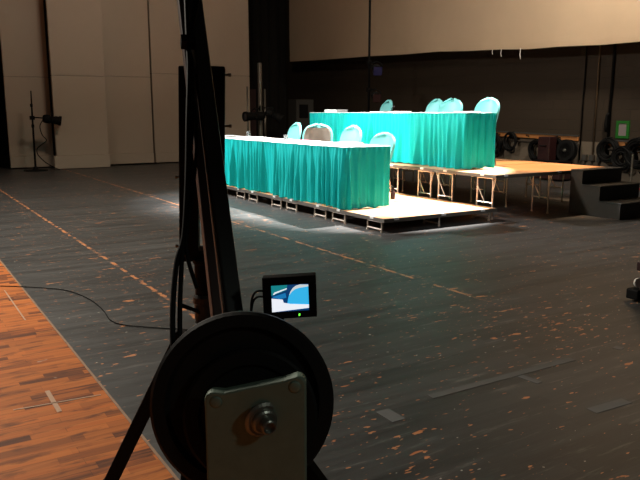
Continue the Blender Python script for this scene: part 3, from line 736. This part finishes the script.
# ------------------------------------------------------------------ field monitor
mc = [V((.816,1.612,.949)), V((.937,1.537,.958)), V((.940,1.535,.845)), V((.819,1.610,.835))]
mx = (mc[1]-mc[0]).normalized(); mz0 = (mc[0]-mc[3]).normalized(); mn = mx.cross(mz0).normalized()
if mn.y > 0: mn = -mn
mz = mz0
t = thing('field_monitor', tuple((mc[2]+mc[3])/2), 'small black video monitor showing a blue chair, beside the crane counterweight', 'monitor')
Wm = (mc[1]-mc[0]).length; Hm = (mc[0]-mc[3]).length
def mp(u, v, d=0): return mc[3] + mx*(u*Wm) + mz*(v*Hm) + mn*d
mb = MB(); mb.prism([mp(0,0),mp(1,0),mp(1,1),mp(0,1)], -mn*.032); obj('housing', mb, 'black', t, bevel=.003)
u0,u1,v0,v1 = .165,.855,.165,.80
mb = MB()
for q in ((0,0,1,v0),(0,v1,1,1),(0,v0,u0,v1),(u1,v0,1,v1)):
    mb.prism([mp(q[0]+.005,q[1]+.005),mp(q[2]-.005,q[1]+.005),mp(q[2]-.005,q[3]-.005),mp(q[0]+.005,q[3]-.005)], mn*.004)
obj('bezel', mb, 'black', t)
def sp(a, b, d): return mp(u0+(u1-u0)*a, v0+(v1-v0)*b, d)
def poly2(pts, mi, d):
    mb.mi = mi; mb.prism([sp(a, b, d) for a, b in pts], mn*.0002)
mb = MB()
poly2([(0,0),(1,0),(1,1),(0,1)], 0, .0006)
poly2([(0,.62),(.40,.80),(.44,1),(0,1)], 1, .0009)
poly2([(.03,.58),(.38,.70),(.40,.52),(.22,.48),(.03,.56)], 3, .0010)
poly2([(.04,.66),(.08,.74),(.42,.88),(.42,.84),(.12,.70),(.06,.65)], 4, .0012)
dome = [(.42,.30),(.44,.45),(.47,.60),(.52,.76),(.58,.87),(.66,.95),(.78,.99),(1,.97),(1,.16)]
poly2(dome, 2, .0013)
poly2([(.47,.60),(.52,.76),(.58,.87),(.66,.95),(.78,.99),(1,.97),(1,.90),(.86,.88),(.74,.86),(.64,.82),(.56,.74)], 5, .0015)
poly2([(0,0),(1,.09),(1,.22),(.5,.28),(.32,.34),(.30,.46),(.0,.52)], 4, .0017)
obj('screen', mb, ['s_navy','s_teal','s_blue','s_mid','s_white','s_grey'], t, label='lit screen picturing a light blue chair back over white')
mb = MB(); mb.prism([mp(.655,.05,.004),mp(.685,.05,.004),mp(.69,.105,.004),mp(.66,.105,.004)], mn*.001); obj('power_light', mb, 'led', t, label='green power light')
mb = MB(); q = mp(.30,0,-.016); mb.bar(q, q-mz*.05, .02, .02); mb.bar(q-mz*.045, V((.80,1.74,.80)), .018, .018); obj('mount_arm', mb, 'black', t)
for k, (va, r) in enumerate(((.66,.0032),(.52,.003))):
    mb = MB(); a = mp(0, va, -.012)
    mb.tube(spline([a+mx*.004, a-mx*.016+mz*.0, a-mx*.028-mz*.014, a-mx*.034-mz*.05, a-mx*.036-mz*.12, a-mx*.02-mz*.2], 6), r, 6); obj('video_cable', mb, 'rubber', t)

# ------------------------------------------------------------------ things on the floor
mb = MB(); mb.tube(spline([(-.8,6.6,.006),(.2,6.3,.006),(.685,6.0,.006),(1.0,5.72,.006),(1.13,5.52,.006),(1.20,5.18,.006),(1.205,4.85,.006),(1.185,4.58,.006),(1.24,4.42,.006),(1.41,4.24,.006),(1.6,4.0,.006),(1.55,3.3,.006),(1.25,2.75,.006)], 8), .004, 6)
tag(obj('floor_cable', mb, 'rubber', smooth=True), 'thin black cable snaking over the floor left of the crane', 'cable')
def tape(x, y, lx, ly, rz, m, label):
    R_ = Matrix.Translation((x,y,0)) @ Matrix.Rotation(rz, 4, 'Z')
    mb = MB(); mb.box(-lx/2,lx/2,-ly/2,ly/2,.0005,.0018,R_)
    tag(obj('floor_tape', mb, m), label, 'tape')
tape(.582,3.403,.022,.296,.0,'tan_tape','pale tape strip pointing away from the camera on the bare wood')
tape(.60,3.375,.40,.010,-.085,'tan_tape','thin pale tape line crossing the other strip on the bare wood')
tape(.70,5.384,.009,.95,.0,'tan_tape','pale narrow tape line on the wood near the left edge under the black cable')
tape(1.874,2.412,.075,.13,.0,'tape','grey tape patch on the black floor right of the counterweight')
tape(2.766,2.382,.045,.124,.10,'tape','short grey tape strip on the black floor crossing the long faint tape strip')
tape(2.828,1.948,.247,.06,-.06,'tape','wide grey tape strip lying across the black floor nearest the lower right corner')
tape(2.69,2.475,1.04,.05,-.01,'faint_tape','long faint grey tape strip on the black floor at lower right')
tape(3.601,2.45,.06,.05,.3,'tape','tiny grey tape scrap on the black floor near the wheeled dolly')
t = thing('equipment_dolly', (4.9, 3.0, 0), 'black wheeled dolly with a red frame cut off by the right edge', 'dolly')
mb = MB(); mb.box(4.59,5.15,3.0,3.10,.018,.095); obj('base', mb, 'black', t, bevel=.01)
for x in (4.66,5.05):
    mb = MB(); mb.lathe([(.0,-.02),(.028,-.02),(.032,-.012),(.032,.012),(.028,.02),(0,.02)], (x,2.98,.032), (0,1,0), 20); obj('wheel', mb, 'rubber', t)
mb = MB(); mb.lathe([(0,-.012),(.036,-.012),(.036,.012),(0,.012)], (4.665,3.05,.135), (-.6,-1,.2), 18); obj('hub_cap', mb, 'clip', t, label='pale round cap')
mb = MB(); mb.bar((4.65,3.0,.085),(4.70,3.0,.26),.04,.05); mb.box(4.62,5.1,2.95,3.05,.235,.30); obj('frame', mb, 'dark_red', t, bevel=.006)
mb = MB(); mb.bar((4.64,2.96,.09),(4.72,2.96,.10),.06,.012); obj('latch', mb, 'clip', t)

# ------------------------------------------------------------------ camera
cam = bpy.data.cameras.new('camera'); co = bpy.data.objects.new('camera', cam); C.objects.link(co)
co.location = (0,0,1.38); co.rotation_euler = (math.radians(90-10.362), 0, math.radians(-31.729))
cam.sensor_width = 36; cam.lens = 36*700/640; cam.clip_start = .05; cam.clip_end = 100
bpy.context.scene.camera = co

# ------------------------------------------------------------------ light
def spot(name, loc, aim, watts, deg, blend, col, r=.12):
    l = bpy.data.lights.new(name, 'SPOT'); l.energy = watts; l.spot_size = math.radians(deg); l.spot_blend = blend; l.color = col; l.shadow_soft_size = r
    o = bpy.data.objects.new(name, l); C.objects.link(o); o.location = loc
    o.rotation_euler = (V(aim)-V(loc)).to_track_quat('-Z', 'Y').to_euler(); return o
def area(name, loc, aim, watts, sx, sy, col, spread=180):
    l = bpy.data.lights.new(name, 'AREA'); l.shape = 'RECTANGLE'; l.size = sx; l.size_y = sy; l.energy = watts; l.color = col; l.spread = math.radians(spread)
    o = bpy.data.objects.new(name, l); C.objects.link(o); o.location = loc
    o.rotation_euler = (V(aim)-V(loc)).to_track_quat('-Z', 'Y').to_euler(); return o
WARM = (1,.80,.58); KEY = (1,.93,.84)
spot('key_spot', (8.6,7.9,6.6), (6.1,7.95,.3), 17000, 30, .35, (1,.96,.92), .05)
spot('table_spot', (8.2,9.6,6.6), (5.5,9.4,.5), 14000, 28, .5, (1,.96,.92), .05)
spot('deck_fill', (8.3,9.5,6.6), (8.2,7.35,.58), 4200, 22, .7, (1,.64,.36), .1)  # unseen orange spot added to brighten the bare right part of the upper deck
spot('front_spot', (1.2,15.0,5.6), (5.5,9.4,.8), 6000, 40, .7, (.94,.98,1), .12)
spot('side_fill', (2.0,-3.0,6.2), (6.4,8.0,1.0), 1700, 20, .6, (.94,.98,1), .12)  # unseen cool fill added for the near skirt end and the rear chairs
spot('chair_fill', (3.2,7.5,7.5), (6.10,9.3,1.05), 5000, 19, .35, (1,.96,.92), .06)  # unseen narrow spot added to whiten the front row of chairs
area('work_light_left', (4.5,10.0,7.0), (6.2,18.4,1.8), 115, 1.5, .6, (1,.80,.62))
area('work_light_drop', (9.2,5.6,7.0), (11.5,8.4,4.0), 120, 1.2, .6, (1,.86,.68), 85)
area('house_light', (-.8,10.0,6.5), (.6,5.0,0), 820, 1.0, 1.0, (1,.90,.76))
spot('crane_fill', (2.4,-2.6,3.6), (.68,1.42,.66), 85, 15, .8, (.90,1,.90), .2)  # unseen cool fill added behind the camera to lift the crane end plate
w = bpy.data.worlds.new('world'); bpy.context.scene.world = w; w.use_nodes = True
w.node_tree.nodes['Background'].inputs[0].default_value = (.9,.75,.6,1); w.node_tree.nodes['Background'].inputs[1].default_value = .012
sc = bpy.context.scene
sc.view_settings.view_transform = 'Standard'; sc.view_settings.look = 'None'; sc.view_settings.gamma = 1; sc.view_settings.use_curve_mapping = False
sc.view_settings.exposure = 0
